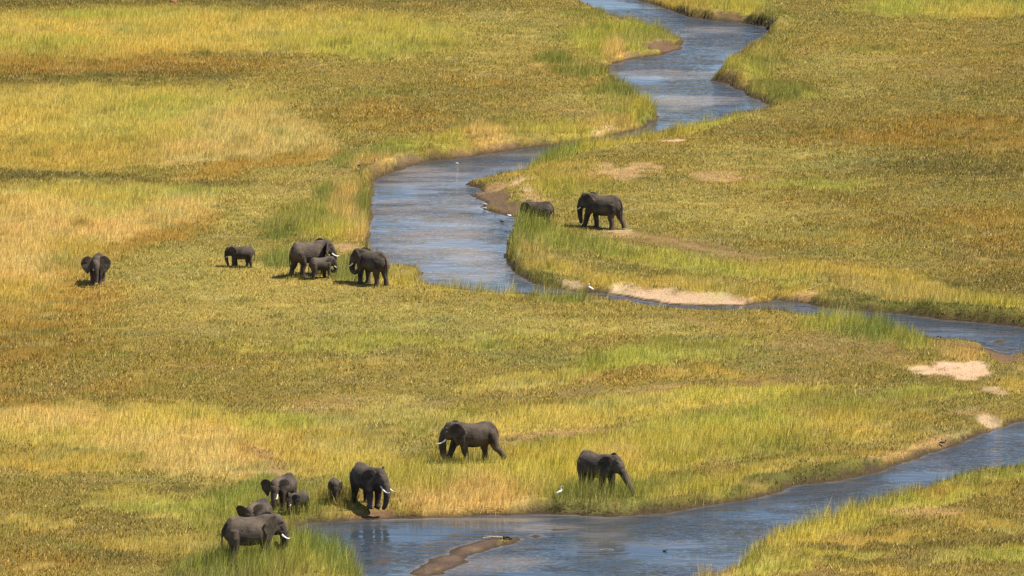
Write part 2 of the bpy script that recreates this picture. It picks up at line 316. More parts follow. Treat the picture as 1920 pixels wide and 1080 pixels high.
def paint(X, Y):
    """fields at world points: linear colour, height, density"""
    wx0 = 1.3 * fbm(X, Y * .6, 5.0, 31, 3) + 0.5 * fbm(X, Y * .6, 0.9, 33, 2)
    wy0 = 2.8 * fbm(X, Y * .6, 5.0, 37, 3) + 1.5 * fbm(X, Y * .6, 0.9, 39, 2)
    PXa, PYa = to_pixel(X + wx0, Y + wy0); PXb, PYb = to_pixel(X + .35 * wx0, Y + .4 * wy0)
    base = KIND['ograze']
    C = np.ones((len(X), 3)) * lin(base[0]); Hh = np.full(len(X), base[1]); D = np.full(len(X), base[2])
    RAG = fbm(X, Y, 1.5, 97, 3)
    fine = ('sand', 'mud', 'tan', 'weed')
    for (cx, cy, rx, ry, rot, k, s) in [b for b in B if b[5] not in fine] + [b for b in B if b[5] in fine]:
        PX, PY = (PXb, PYb) if k in fine else (PXa, PYa)
        c, sn = math.cos(R(rot)), math.sin(R(rot))
        m = (np.abs(PX - cx) < 1.35 * rx + 10) & (np.abs(PY - cy) < 1.35 * (ry + abs(sn) * rx) + 10)
        if not m.any(): continue
        dx, dy = PX[m] - cx, PY[m] - cy
        a = (dx * c - dy * sn) / rx; b = (dx * sn + dy * c) / ry
        q = np.sqrt(a * a + b * b)
        if k in fine: q = q + (.16 + .75 * RAG[m] if rx < 100 else .40 * RAG[m])
        soft = (0.55, 1.3) if k not in ('sand', 'mud', 'tan') else (0.8, 1.12)
        wgt = s * (1 - sstep(soft[0], soft[1], q))
        col, h, d = KIND[k]
        C[m] = C[m] * (1 - wgt[:, None]) + lin(col) * wgt[:, None]
        Hh[m] = Hh[m] * (1 - wgt) + h * wgt
        D[m] = D[m] * (1 - wgt) + d * wgt
    # natural patchiness
    n1 = fbm(X, Y, 3.2, 41, 3); n2 = fbm(X, Y, 0.8, 43, 2); n3 = fbm(X, Y, 12.0, 47, 2)
    val = 1 + 0.15 * n1 + 0.11 * n2 + 0.10 * n3
    C = C * val[:, None]
    k1 = fbm(X * .55, Y, 1.9, 53, 4); k2 = fbm(X * .6, Y, 2.7, 57, 4)
    a1 = (.50 * sstep(.12, .55, k1))[:, None]; a2 = (.38 * sstep(.15, .6, k2))[:, None]; lum = (C @ np.array([.4, .5, .1]))[:, None]
    C = C * (1 - a1) + lum * np.array([.92, .86, .25]) * .80 * a1          # greener, denser growth
    C = C * (1 - a2) + lum * np.array([1.22, 1.0, .36]) * 1.10 * a2         # dry straw
    for line, wpx, st in TRAILS:
        P = np.array(line, float); tx, ty = ground_at(P[:, 0], P[:, 1]); dmin = np.full(len(X), 1e9)
        for i in range(len(P) - 1):
            ex, ey = tx[i + 1] - tx[i], ty[i + 1] - ty[i]
            t = np.clip(((X - tx[i]) * ex + (Y - ty[i]) * ey) / (ex * ex + ey * ey), 0, 1)
            dmin = np.minimum(dmin, np.hypot(X + .5 * wx0 - tx[i] - ex * t, Y + .5 * wy0 - ty[i] - ey * t))
        wgt = st * (1 - sstep(wpx * .5, wpx * 1.6, dmin)) * np.clip(.8 + .8 * fbm(X, Y, 2.0, 59, 2), 0, 1)
        C = C * (1 - wgt[:, None]) + lin((138, 108, 66)) * wgt[:, None]; Hh = Hh * (1 - .8 * wgt); D = D * (1 - .75 * wgt)
    g = 0.08 * fbm(X, Y, 2.4, 51, 3) + 0.08 * n3
    C[:, 0] *= 1 + g; C[:, 2] *= 1 - 0.5 * g; C[:, 1] *= 1 - 0.25 * g
    Hh = Hh * np.clip(1 + 0.35 * n1 + 0.3 * n2, .45, 1.7)
    C = C * np.array([1.01, 1.0, 1.06])
    return np.clip(C, 0.004, 0.9), Hh, np.clip(D, 0, 1)

cc, hh, dd = paint(cx0, cy0)
bg_ = bar_in * (1 - .8 * sstep(.25, .5, fbm(cx0, cy0, 1.3, 91, 2)))     # bars are mud with a few green spots
cc = cc * (1 - bg_[:, None]) + lin((90, 73, 60)) * (1 + .55 * fbm(cx0, cy0, .8, 93, 3))[:, None] * bg_[:, None]
hh = hh * (1 - bar_in) + .12 * bar_in; dd = dd * (1 - bg_)
FC = np.ones(GX.shape + (3,)) * lin(KIND['ograze'][0]); FH = np.full(GX.shape, .15); FD = np.full(GX.shape, .7)
FC[core_m] = cc; FH[core_m] = hh; FD[core_m] = dd
dd_raw = FD.copy()
trng = np.random.default_rng(21)
for _ in range(2200):
    ty_ = trng.uniform(-98, 168); tx_ = trng.uniform(-1, 1) * (36 + (ty_ + 91) * .0783); r_ = trng.uniform(.3, 1.25)
    i0, i1 = np.searchsorted(XS, (tx_ - 2.2 * r_, tx_ + 2.2 * r_)); j0, j1 = np.searchsorted(YS, (ty_ - 2.2 * r_, ty_ + 2.2 * r_))
    sub = (slice(j0, j1), slice(i0, i1))
    wg = np.exp(-((GX[sub] - tx_) ** 2 + (GY[sub] - ty_) ** 2) / (r_ * .7) ** 2) * np.clip(FD[sub] * 1.5 - .4, 0, 1)
    ck = lin([(112,118,48), (126,130,56), (196,168,92), (98,96,40)][trng.integers(4)])
    FC[sub] = FC[sub] * (1 - .5 * wg[..., None]) + ck * .5 * wg[..., None]
    FH[sub] += wg * trng.uniform(.12, .38)
gap = sstep(.28, .55, fbm(cx0, cy0, 1.2, 23, 3))
FD[core_m] *= 1 - .7 * gap * (1 - sstep(.2, .4, FH[core_m]))
# beach = bare ground kinds near water lie low and flat, elsewhere the bank is steeper
bare = 1 - sstep(.05, .4, dd_raw)
bw = 0.65 + 3.2 * bare
rise = sstep(0, 1, SD / bw)
GZ = WL + (0 - WL) * np.where(SD > 0, 0.12 * sstep(0, .15, SD) + .88 * rise, 0) - 0.5 * sstep(0, 2.0, -SD)
und = 0.14 * fbm(GX, GY, 9.0, 61, 3) + 0.05 * fbm(GX, GY, 1.6, 63, 2)
GZ = GZ + und * sstep(0.2, 4.0, SD)
flat = WL + .015 + .07 * sstep(0, .8, sd0) + .05 * fbm(cx0, cy0, .8, 95, 3) * sstep(0, .4, sd0)
GZ[core_m] = np.where(bar_in > .02, np.minimum(GZ[core_m], flat), GZ[core_m])
# cut banks: the outer bends stand higher and drop steeply to the water
GPX, GPY = to_pixel(cx0, cy0)
lev = np.zeros(cx0.shape)
for (cx, cy, rx, ry, hgt) in [(770,296,110,26,.50),(698,330,22,40,.5),(885,268,50,14,.55),(1440,42,40,14,.75),(1372,128,36,30,.45),(1225,214,26,24,.35),
                              (1600,885,260,26,.35),(1150,950,260,22,.25),(1800,590,200,16,.35),(960,455,24,60,.35),(1330,22,90,12,.35),(1000,262,110,12,.3)]:
    q = np.sqrt(((GPX - cx) / rx) ** 2 + ((GPY - cy) / ry) ** 2)
    lev = np.maximum(lev, hgt * (1 - sstep(.6, 1.35, q)))
GZ[core_m] += lev * sstep(.08, .55, sd0) * (1 + .5 * fbm(cx0, cy0, 1.1, 69, 2))
# wet mud along the water line
wn = fbm(GX, GY, 1.7, 67, 3)
wet = 1 - sstep(.10, .42, SD - .35 * np.clip(wn, 0, 1))
mudc = lin((66, 54, 38))

def sample(F, x, y):
    i = np.clip(np.searchsorted(XS, x) - 1, 0, len(XS) - 2); j = np.clip(np.searchsorted(YS, y) - 1, 0, len(YS) - 2)
    fx = (x - XS[i]) / (XS[i + 1] - XS[i]); fy = (y - YS[j]) / (YS[j + 1] - YS[j])
    if F.ndim == 3: fx, fy = fx[:, None], fy[:, None]
    return (F[j, i] * (1 - fx) + F[j, i + 1] * fx) * (1 - fy) + (F[j + 1, i] * (1 - fx) + F[j + 1, i + 1] * fx) * fy

def terrain(x, y):
    return float(sample(GZ, np.array([x]), np.array([y]))[0])

KLIT = 1.18     # sunlit brightness of a level white surface in this light: sunlit colour / KLIT = own colour

def mesh_from(name, V, F, colors=None):
    me = bpy.data.meshes.new(name)
    n, k = F.shape
    me.vertices.add(len(V)); me.loops.add(n * k); me.polygons.add(n)
    me.vertices.foreach_set("co", V.astype(np.float32).ravel())
    me.loops.foreach_set("vertex_index", F.astype(np.int32).ravel())
    me.polygons.foreach_set("loop_start", np.arange(0, n * k, k, dtype=np.int32))
    try: me.polygons.foreach_set("loop_total", np.full(n, k, dtype=np.int32))
    except Exception: pass
    if colors is not None:
        a = me.attributes.new("tint", 'FLOAT_COLOR', 'POINT')
        c4 = np.ones((len(V), 4), np.float32); c4[:, :3] = colors
        a.data.foreach_set("color", c4.ravel())
    me.update(calc_edges=True)
    return me

def node_mat(name):
    m = bpy.data.materials.new(name); m.use_nodes = True
    t = m.node_tree
    for n in list(t.nodes): t.nodes.remove(n)
    out = t.nodes.new("ShaderNodeOutputMaterial")
    return m, t, out
def N(t, typ, **kw):
    n = t.nodes.new(typ)
    for k, v in kw.items():
        if isinstance(k, str) and hasattr(n, k): setattr(n, k, v)
    return n
def mathn(t, op, a, b):
    n = t.nodes.new("ShaderNodeMath"); n.operation = op
    for i, v in enumerate((a, b)):
        if isinstance(v, (int, float)): n.inputs[i].default_value = v
        else: t.links.new(v, n.inputs[i])
    return n.outputs[0]

# ------------------------------------------------------------------ ground
def ground_material():
    m, t, out = node_mat("soil_and_thatch")
    at = t.nodes.new("ShaderNodeAttribute"); at.attribute_name = "tint"
    geo = t.nodes.new("ShaderNodeNewGeometry")
    n1 = t.nodes.new("ShaderNodeTexNoise"); n1.inputs["Scale"].default_value = 5.5; n1.inputs["Detail"].default_value = 6; n1.inputs["Roughness"].default_value = .75
    t.links.new(geo.outputs["Position"], n1.inputs["Vector"])
    r = t.nodes.new("ShaderNodeMapRange"); r.inputs[1].default_value = .3; r.inputs[2].default_value = .7; r.inputs[3].default_value = .62; r.inputs[4].default_value = 1.36
    t.links.new(n1.outputs["Fac"], r.inputs[0])
    mx = t.nodes.new("ShaderNodeVectorMath"); mx.operation = 'SCALE'
    t.links.new(at.outputs["Color"], mx.inputs[0]); t.links.new(r.outputs[0], mx.inputs["Scale"])
    bs = t.nodes.new("ShaderNodeBsdfPrincipled"); bs.inputs["Roughness"].default_value = .95
    bs.inputs["Specular IOR Level"].default_value = .15
    t.links.new(mx.outputs[0], bs.inputs["Base Color"])
    bp = t.nodes.new("ShaderNodeBump"); bp.inputs["Strength"].default_value = .6; bp.inputs["Distance"].default_value = .12
    t.links.new(n1.outputs["Fac"], bp.inputs["Height"]); t.links.new(bp.outputs[0], bs.inputs["Normal"])
    t.links.new(bs.outputs[0], out.inputs[0])
    return m

ny, nx = GX.shape
idx = np.arange(ny * nx).reshape(ny, nx)
F = np.stack([idx[:-1, :-1], idx[:-1, 1:], idx[1:, 1:], idx[1:, :-1]], -1).reshape(-1, 4)
V = np.stack([GX, GY, GZ], -1).reshape(-1, 3)
soilmix = (0.55 * sstep(.15, .5, FD))[..., None]
GC = FC * (1 - soilmix) + (FC * .55 + lin((96, 76, 40)) * .3) * soilmix
GC = GC * (1 - wet[..., None]) + mudc * wet[..., None]
gm = mesh_from("ground", V, F, (GC / KLIT).reshape(-1, 3))
gm.polygons.foreach_set("use_smooth", np.ones(len(F), bool))
ground = bpy.data.objects.new("ground", gm); COL.objects.link(ground)
gm.materials.append(ground_material())
tag(ground, "flat grassy floodplain with sandy and muddy river banks", "ground", kind="structure")

# ------------------------------------------------------------------ water
def water_material():
    m, t, out = node_mat("river_water")
    geo = t.nodes.new("ShaderNodeNewGeometry")
    at = t.nodes.new("ShaderNodeAttribute"); at.attribute_name = "tint"
    def noise(scale, detail, sx, sy, rough=.55):
        mp = t.nodes.new("ShaderNodeMapping"); mp.inputs["Scale"].default_value = (sx, sy, 1); mp.inputs["Rotation"].default_value = (0, 0, .06)
        t.links.new(geo.outputs["Position"], mp.inputs["Vector"])
        n = t.nodes.new("ShaderNodeTexNoise"); n.inputs["Scale"].default_value = scale; n.inputs["Detail"].default_value = detail; n.inputs["Roughness"].default_value = rough
        t.links.new(mp.outputs[0], n.inputs["Vector"])
        return n.outputs["Fac"]
    rip = noise(1.25, 3, .30, 1.0, .6)
    wav = noise(.55, 2, .35, 1.0)
    calm = noise(.16, 3, .6, 1.0)
    cm = t.nodes.new("ShaderNodeMapRange"); cm.inputs[1].default_value = .40; cm.inputs[2].default_value = .58; cm.inputs[3].default_value = .12; cm.inputs[4].default_value = 1.0
    t.links.new(calm, cm.inputs[0])
    hgt = mathn(t, 'ADD', rip, mathn(t, 'MULTIPLY', wav, .8))
    bp = t.nodes.new("ShaderNodeBump"); bp.inputs["Distance"].default_value = .5
    t.links.new(mathn(t, 'MULTIPLY', cm.outputs[0], .7), bp.inputs["Strength"])
    t.links.new(hgt, bp.inputs["Height"])
    bs = t.nodes.new("ShaderNodeBsdfPrincipled")
    bs.inputs["Roughness"].default_value = .06
    bs.inputs["IOR"].default_value = 1.36
    t.links.new(at.outputs["Color"], bs.inputs["Base Color"])
    t.links.new(bp.outputs[0], bs.inputs["Normal"])
    t.links.new(bs.outputs[0], out.inputs[0])
    return m

WXS = np.arange(-64, 64.1, .4); WYS = np.arange(-108, 178.1, .55)
WX, WY = np.meshgrid(WXS, WYS)
wsd = sample(SD, WX.ravel(), WY.ravel()).reshape(WX.shape)
px_w, py_w = to_pixel(WX, WY, WL)
# turbid water over a sandy bed: browner where shallow
shal = np.clip(sstep(-.5, .1, wsd) * .5, 0, 1)
for (cx, cy, rx, ry, s) in [(830,440,150,110,.42),(830,450,110,50,.6),(800,330,80,20,.5),(880,480,70,14,.75),(1240,140,110,8,.5),(1300,190,80,12,.65),(1250,70,70,10,.4),
                            (1330,55,70,8,.4),(1040,990,60,10,.35),(900,1060,120,16,.35),(1130,1000,60,50,.2),(860,973,200,5,.5),(900,520,60,14,.5),(1010,995,60,6,.4),(1760,625,90,10,.15)]:
    q = np.sqrt(((px_w - cx) / rx) ** 2 + ((py_w - cy) / ry) ** 2) + .9 * fbm(WX * .35, WY, 1.6, 71, 4)
    shal = np.maximum(shal, s * (1 - sstep(.4, 1.3, q)))
shal = np.clip(shal + .28 * fbm(WX * .35, WY, 1.4, 73, 4), 0, 1)
deep = np.array([.030, .039, .050]); brn = np.array([.20, .165, .145])
WC = deep + (brn - deep) * shal[..., None]
keep = wsd < 1.4
wi = np.arange(WX.size).reshape(WX.shape)
kq = keep[:-1, :-1] | keep[1:, :-1] | keep[:-1, 1:] | keep[1:, 1:]
WF = np.stack([wi[:-1, :-1], wi[:-1, 1:], wi[1:, 1:], wi[1:, :-1]], -1)[kq]
used = np.unique(WF); remap = np.zeros(WX.size, int); remap[used] = np.arange(len(used))
WV = np.stack([WX.ravel(), WY.ravel(), np.full(WX.size, WL)], -1)[used]
wm = mesh_from("river", WV, remap[WF], WC.reshape(-1, 3)[used])
river = bpy.data.objects.new("river", wm); COL.objects.link(river)
wm.materials.append(water_material())
tag(river, "shallow blue river winding across the grassy plain", "river", kind="structure")

# ------------------------------------------------------------------ grass
def grass_material(name):
    m, t, out = node_mat(name)
    at = t.nodes.new("ShaderNodeAttribute"); at.attribute_name = "tint"
    geo = t.nodes.new("ShaderNodeNewGeometry")
    vm = t.nodes.new("ShaderNodeVectorMath"); vm.operation = 'SCALE'; vm.inputs["Scale"].default_value = .55
    t.links.new(geo.outputs["Normal"], vm.inputs[0])
    ad = t.nodes.new("ShaderNodeVectorMath"); ad.operation = 'ADD'; ad.inputs[1].default_value = (0, 0, .8)
    t.links.new(vm.outputs[0], ad.inputs[0])
    nm = t.nodes.new("ShaderNodeVectorMath"); nm.operation = 'NORMALIZE'
    t.links.new(ad.outputs[0], nm.inputs[0])
    d = t.nodes.new("ShaderNodeBsdfDiffuse")
    t.links.new(at.outputs["Color"], d.inputs["Color"]); t.links.new(nm.outputs[0], d.inputs["Normal"])
    tr = t.nodes.new("ShaderNodeBsdfTranslucent")
    t.links.new(at.outputs["Color"], tr.inputs["Color"])
    mx = t.nodes.new("ShaderNodeMixShader"); mx.inputs[0].default_value = .25
    t.links.new(d.outputs[0], mx.inputs[1]); t.links.new(tr.outputs[0], mx.inputs[2])
    t.links.new(mx.outputs[0], out.inputs[0])
    return m

rng = np.random.default_rng(7)
def scatter_grass():
    # candidates over the strip the camera can see, with a margin on every side
    n = 4200000
    y = rng.uniform(-100, 172, n); half = 29.5 + (y + 91) * 0.0783 + 6
    x = rng.uniform(-1, 1, n) * half
    keepw = rng.uniform(0, 1, n) < half / half.max() * 1.0
    x, y = x[keepw], y[keepw]
    d = sample(FD, x, y); s = sample(SD, x, y)
    clump = fbm(x, y, .55, 81, 2)
    edge = fbm(x, y, 1.7, 67, 3)
    p = d * (0.74 + .45 * clump) * sstep(-.08, .2, s - .32 * np.clip(edge, 0, 1))
    k = (rng.uniform(0, 1, len(x)) < p) & (s > .0)
    x, y = x[k], y[k]; clump = clump[k]
    h = sample(FH, x, y); c = sample(FC, x, y); z = sample(GZ, x, y)
    bank = (1 - sstep(.3, 1.5, sample(SD, x, y))) * sstep(.3, .8, sample(FD, x, y))
    h = h + bank * np.clip(.30 + .55 * fbm(x, y, 1.3, 83, 2), 0, .8)
    n = len(x)
    hb = h * rng.uniform(.55, 1.25, n) * (1 + .25 * clump)
    short = h < .27
    wdt = np.where(short, rng.uniform(.03, .065, n), rng.uniform(.014, .029, n))
    ang = rng.uniform(0, 2 * math.pi, n)
    lean = np.abs(rng.normal(0, 1, n)) * np.where(short, .55, .30)
    la = rng.uniform(0, 2 * math.pi, n)
    tx = np.cos(la) * lean * hb + .16 * hb; ty = np.sin(la) * lean * hb
    bx, by = np.cos(ang) * wdt / 2, np.sin(ang) * wdt / 2
    V = np.empty((n, 3, 3), np.float32)
    V[:, 0] = np.stack([x - bx, y - by, z - .03], 1)
    V[:, 1] = np.stack([x + bx, y + by, z - .03], 1)
    V[:, 2] = np.stack([x + tx, y + ty, z + hb], 1)
    # blades differ: bleached stalks, fresh blades, ordinary ones
    val = np.exp(rng.normal(0, 1, n) * np.where(short, .27, .13)) * (1 + np.where(short, .22, .12) * clump)
    c = c * val[:, None]
    r = rng.uniform(0, 1, n)
    pale = r < np.where(short, .15, .06)
    c[pale] = c[pale] * .4 + lin((222, 196, 130)) * .62
    grn = (r > .90)
    c[grn] = c[grn] * .6 + lin((120, 140, 60)) * .4 * .9
    c = np.clip(c / KLIT * np.where(short, 1.22, 1.30)[:, None], .003, .85)
    green = (c[:, 1] > c[:, 0] * .97) & (h > .55)
    return V, c, h, green

GV, GCc, GH, GG = scatter_grass()
def grass_object(name, mask, label, cat):
    v = GV[mask].reshape(-1, 3); n = len(v) // 3
    me = mesh_from(name, v, np.arange(n * 3).reshape(n, 3), np.repeat(GCc[mask], 3, 0))
    o = bpy.data.objects.new(name, me); COL.objects.link(o)
    me.materials.append(MG)
    tag(o, label, cat, kind="stuff")
    return o
MG = grass_material("grass_blades")
grass_object("short_grass", GH < .27, "short grazed olive and straw coloured grass covering the plain", "grass")
grass_object("tall_grass", (GH >= .27) & ~GG, "tall golden yellow grass in broad waving swathes", "grass")
grass_object("bank_reeds", GG, "fresh green reeds and long grass along the water edge", "reeds")
print("grass blades", len(GH))

# ------------------------------------------------------------------ elephants
def skin_material():
    m, t, out = node_mat("elephant_skin")
    tc = t.nodes.new("ShaderNodeTexCoord")
    n1 = t.nodes.new("ShaderNodeTexNoise"); n1.inputs["Scale"].default_value = 1.4; n1.inputs["Detail"].default_value = 5
    t.links.new(tc.outputs["Object"], n1.inputs["Vector"])
    n2 = t.nodes.new("ShaderNodeTexNoise"); n2.inputs["Scale"].default_value = 14; n2.inputs["Detail"].default_value = 4; n2.inputs["Roughness"].default_value = .7
    t.links.new(tc.outputs["Object"], n2.inputs["Vector"])
    wv = t.nodes.new("ShaderNodeTexVoronoi"); wv.feature = 'DISTANCE_TO_EDGE'; wv.inputs["Scale"].default_value = 9
    mp = t.nodes.new("ShaderNodeMapping"); mp.inputs["Scale"].default_value = (1, 1, 2.2)
    t.links.new(tc.outputs["Object"], mp.inputs[0]); t.links.new(mp.outputs[0], wv.inputs["Vector"])
    cr = t.nodes.new("ShaderNodeValToRGB")
    cr.color_ramp.elements[0].position = .32; cr.color_ramp.elements[0].color = (.026, .020, .016, 1)
    cr.color_ramp.elements[1].position = .70; cr.color_ramp.elements[1].color = (.122, .090, .064, 1)
    t.links.new(n1.outputs["Fac"], cr.inputs[0])
    bs = t.nodes.new("ShaderNodeBsdfPrincipled"); bs.inputs["Roughness"].default_value = .82
    bs.inputs["Specular IOR Level"].default_value = .25
    t.links.new(cr.outputs[0], bs.inputs["Base Color"])
    h = mathn(t, 'ADD', mathn(t, 'MULTIPLY', n2.outputs["Fac"], .6), mathn(t, 'MINIMUM', wv.outputs["Distance"], .12))
    bp = t.nodes.new("ShaderNodeBump"); bp.inputs["Strength"].default_value = .8; bp.inputs["Distance"].default_value = .09
    t.links.new(h, bp.inputs["Height"]); t.links.new(bp.outputs[0], bs.inputs["Normal"])
    t.links.new(bs.outputs[0], out.inputs[0])
    return m
def plain_mat(name, col, rough=.5, var=.15, scale=20):
    m, t, out = node_mat(name)
    tc = t.nodes.new("ShaderNodeTexCoord")
    n1 = t.nodes.new("ShaderNodeTexNoise"); n1.inputs["Scale"].default_value = scale; n1.inputs["Detail"].default_value = 4
    t.links.new(tc.outputs["Object"], n1.inputs["Vector"])
    cr = t.nodes.new("ShaderNodeValToRGB")
    cr.color_ramp.elements[0].position = .3; cr.color_ramp.elements[0].color = tuple(c * (1 - var) for c in col) + (1,)
    cr.color_ramp.elements[1].position = .7; cr.color_ramp.elements[1].color = tuple(min(1, c * (1 + var)) for c in col) + (1,)
    t.links.new(n1.outputs["Fac"], cr.inputs[0])
    bs = t.nodes.new("ShaderNodeBsdfPrincipled"); bs.inputs["Roughness"].default_value = rough
    t.links.new(cr.outputs[0], bs.inputs["Base Color"]); t.links.new(bs.outputs[0], out.inputs[0])
    return m
M_SKIN = skin_material()
M_IVORY = plain_mat("ivory", (.78, .74, .64), .4, .06)
M_EYE = plain_mat("dark_eye", (.01, .008, .006), .15, .1)
M_NAIL = plain_mat("toenail", (.26, .22, .18), .6, .1)

def bm_tube(bm, pts, rad, seg=14):
    """closed tapering tube; rad: number or (side, up) per point"""
    pts = [Vector(p) for p in pts]; rings = []
    n = len(pts)
    side_prev = None
    for i, p in enumerate(pts):
        tdir = (pts[min(i + 1, n - 1)] - pts[max(i - 1, 0)]).normalized()
        s = Vector((0, 1, 0)); s = (s - tdir * s.dot(tdir))
        if s.length < 1e-3: s = Vector((1, 0, 0)) - tdir * tdir.x
        s.normalize(); u = tdir.cross(s).normalized()
        r = rad[i]; rs, ru = (r if isinstance(r, tuple) else (r, r))
        rings.append([bm.verts.new(p + s * rs * math.cos(2 * math.pi * k / seg) + u * ru * math.sin(2 * math.pi * k / seg)) for k in range(seg)])
    for a, b in zip(rings, rings[1:]):
        for k in range(seg):
            bm.faces.new((a[k], a[(k + 1) % seg], b[(k + 1) % seg], b[k]))
    bm.faces.new(rings[0][::-1]); bm.faces.new(rings[-1])

def bm_ball(bm, c, r, M=None, u=14, v=10):
    mat = Matrix.Translation(c) @ Matrix.Diagonal((r[0], r[1], r[2], 1))
    bmesh.ops.create_uvsphere(bm, u_segments=u, v_segments=v, radius=1.0, matrix=(M @ mat) if M else mat)

EAR = [(0, .10), (.03, .15), (.10, .185), (.19, .175), (.27, .12), (.325, .03), (.33, -.06), (.295, -.15), (.24, -.23),
       (.175, -.305), (.13, -.335), (.095, -.30), (.07, -.22), (.04, -.16), (0, -.13)]

def smooth_curve(pts, k=4):
    P = [Vector(p) for p in pts]; out = []
    for i in range(len(P) - 1):
        p0 = P[max(i - 1, 0)]; p1 = P[i]; p2 = P[i + 1]; p3 = P[min(i + 2, len(P) - 1)]
        for j in range(k):
            t = j / k
            out.append(.5 * ((2 * p1) + (p2 - p0) * t + (2 * p0 - 5 * p1 + 4 * p2 - p3) * t * t + (3 * p1 - p0 - 3 * p2 + p3) * t ** 3))
    out.append(P[-1])
    return out

TRUNK = {   # offsets from the trunk root in body heights (forward, side, up)
 'down':    [(.04,0,-.09),(.055,0,-.22),(.05,0,-.36),(.04,0,-.48),(.05,0,-.55)],
 'hook':    [(.04,0,-.10),(.05,0,-.24),(.035,0,-.40),(.02,0,-.49),(-.02,0,-.535),(-.07,0,-.53),(-.085,0,-.48)],
 'drink':   [(.05,0,-.09),(.085,0,-.22),(.07,0,-.36),(.03,0,-.50),(-.03,0,-.60),(-.05,0,-.635)],
 'reach':   [(.08,0,-.08),(.17,0,-.21),(.26,0,-.33),(.33,0,-.43),(.35,0,-.50),(.33,0,-.58)],
 'mouth':   [(.05,0,-.08),(.08,0,-.20),(.06,0,-.31),(-.01,0,-.35),(-.08,0,-.31),(-.10,0,-.24)],
 'graze':   [(.05,0,-.08),(.10,0,-.20),(.11,0,-.32),(.07,0,-.40),(.0,0,-.42)],
}
LEG_F = [(0, .80, .03), (0, .69, .115), (0, .54, .116), (.0, .42, .096), (.005, .30, .082), (.0, .18, .071), (.0, .08, .070), (.008, .025, .083), (.008, 0.0, .085)]
LEG_H = [(.0, .84, .03), (.0, .72, .125), (.015, .56, .135), (.03, .42, .112), (.03, .32, .090), (-.005, .21, .073), (-.01, .09, .069), (.0, .025, .080), (.0, 0.0, .082)]

def leg_points(base, prof, swing, bend):
    """swing about the hip, bend (backward) about the knee"""
    hip_z = prof[0][1]; kz = prof[4][1]
    out = []
    for (dx, z, r) in prof:
        p = Vector((dx, 0, z))
        if z < kz:
            q = p - Vector((0, 0, kz)); q = Matrix.Rotation(R(bend), 3, 'Y') @ q; p = q + Vector((0, 0, kz))
        q = p - Vector((0, 0, hip_z)); q = Matrix.Rotation(R(-swing), 3, 'Y') @ q; p = q + Vector((0, 0, hip_z))
        out.append((Vector((base[0] + p.x, base[1], p.z)), r))
    return out

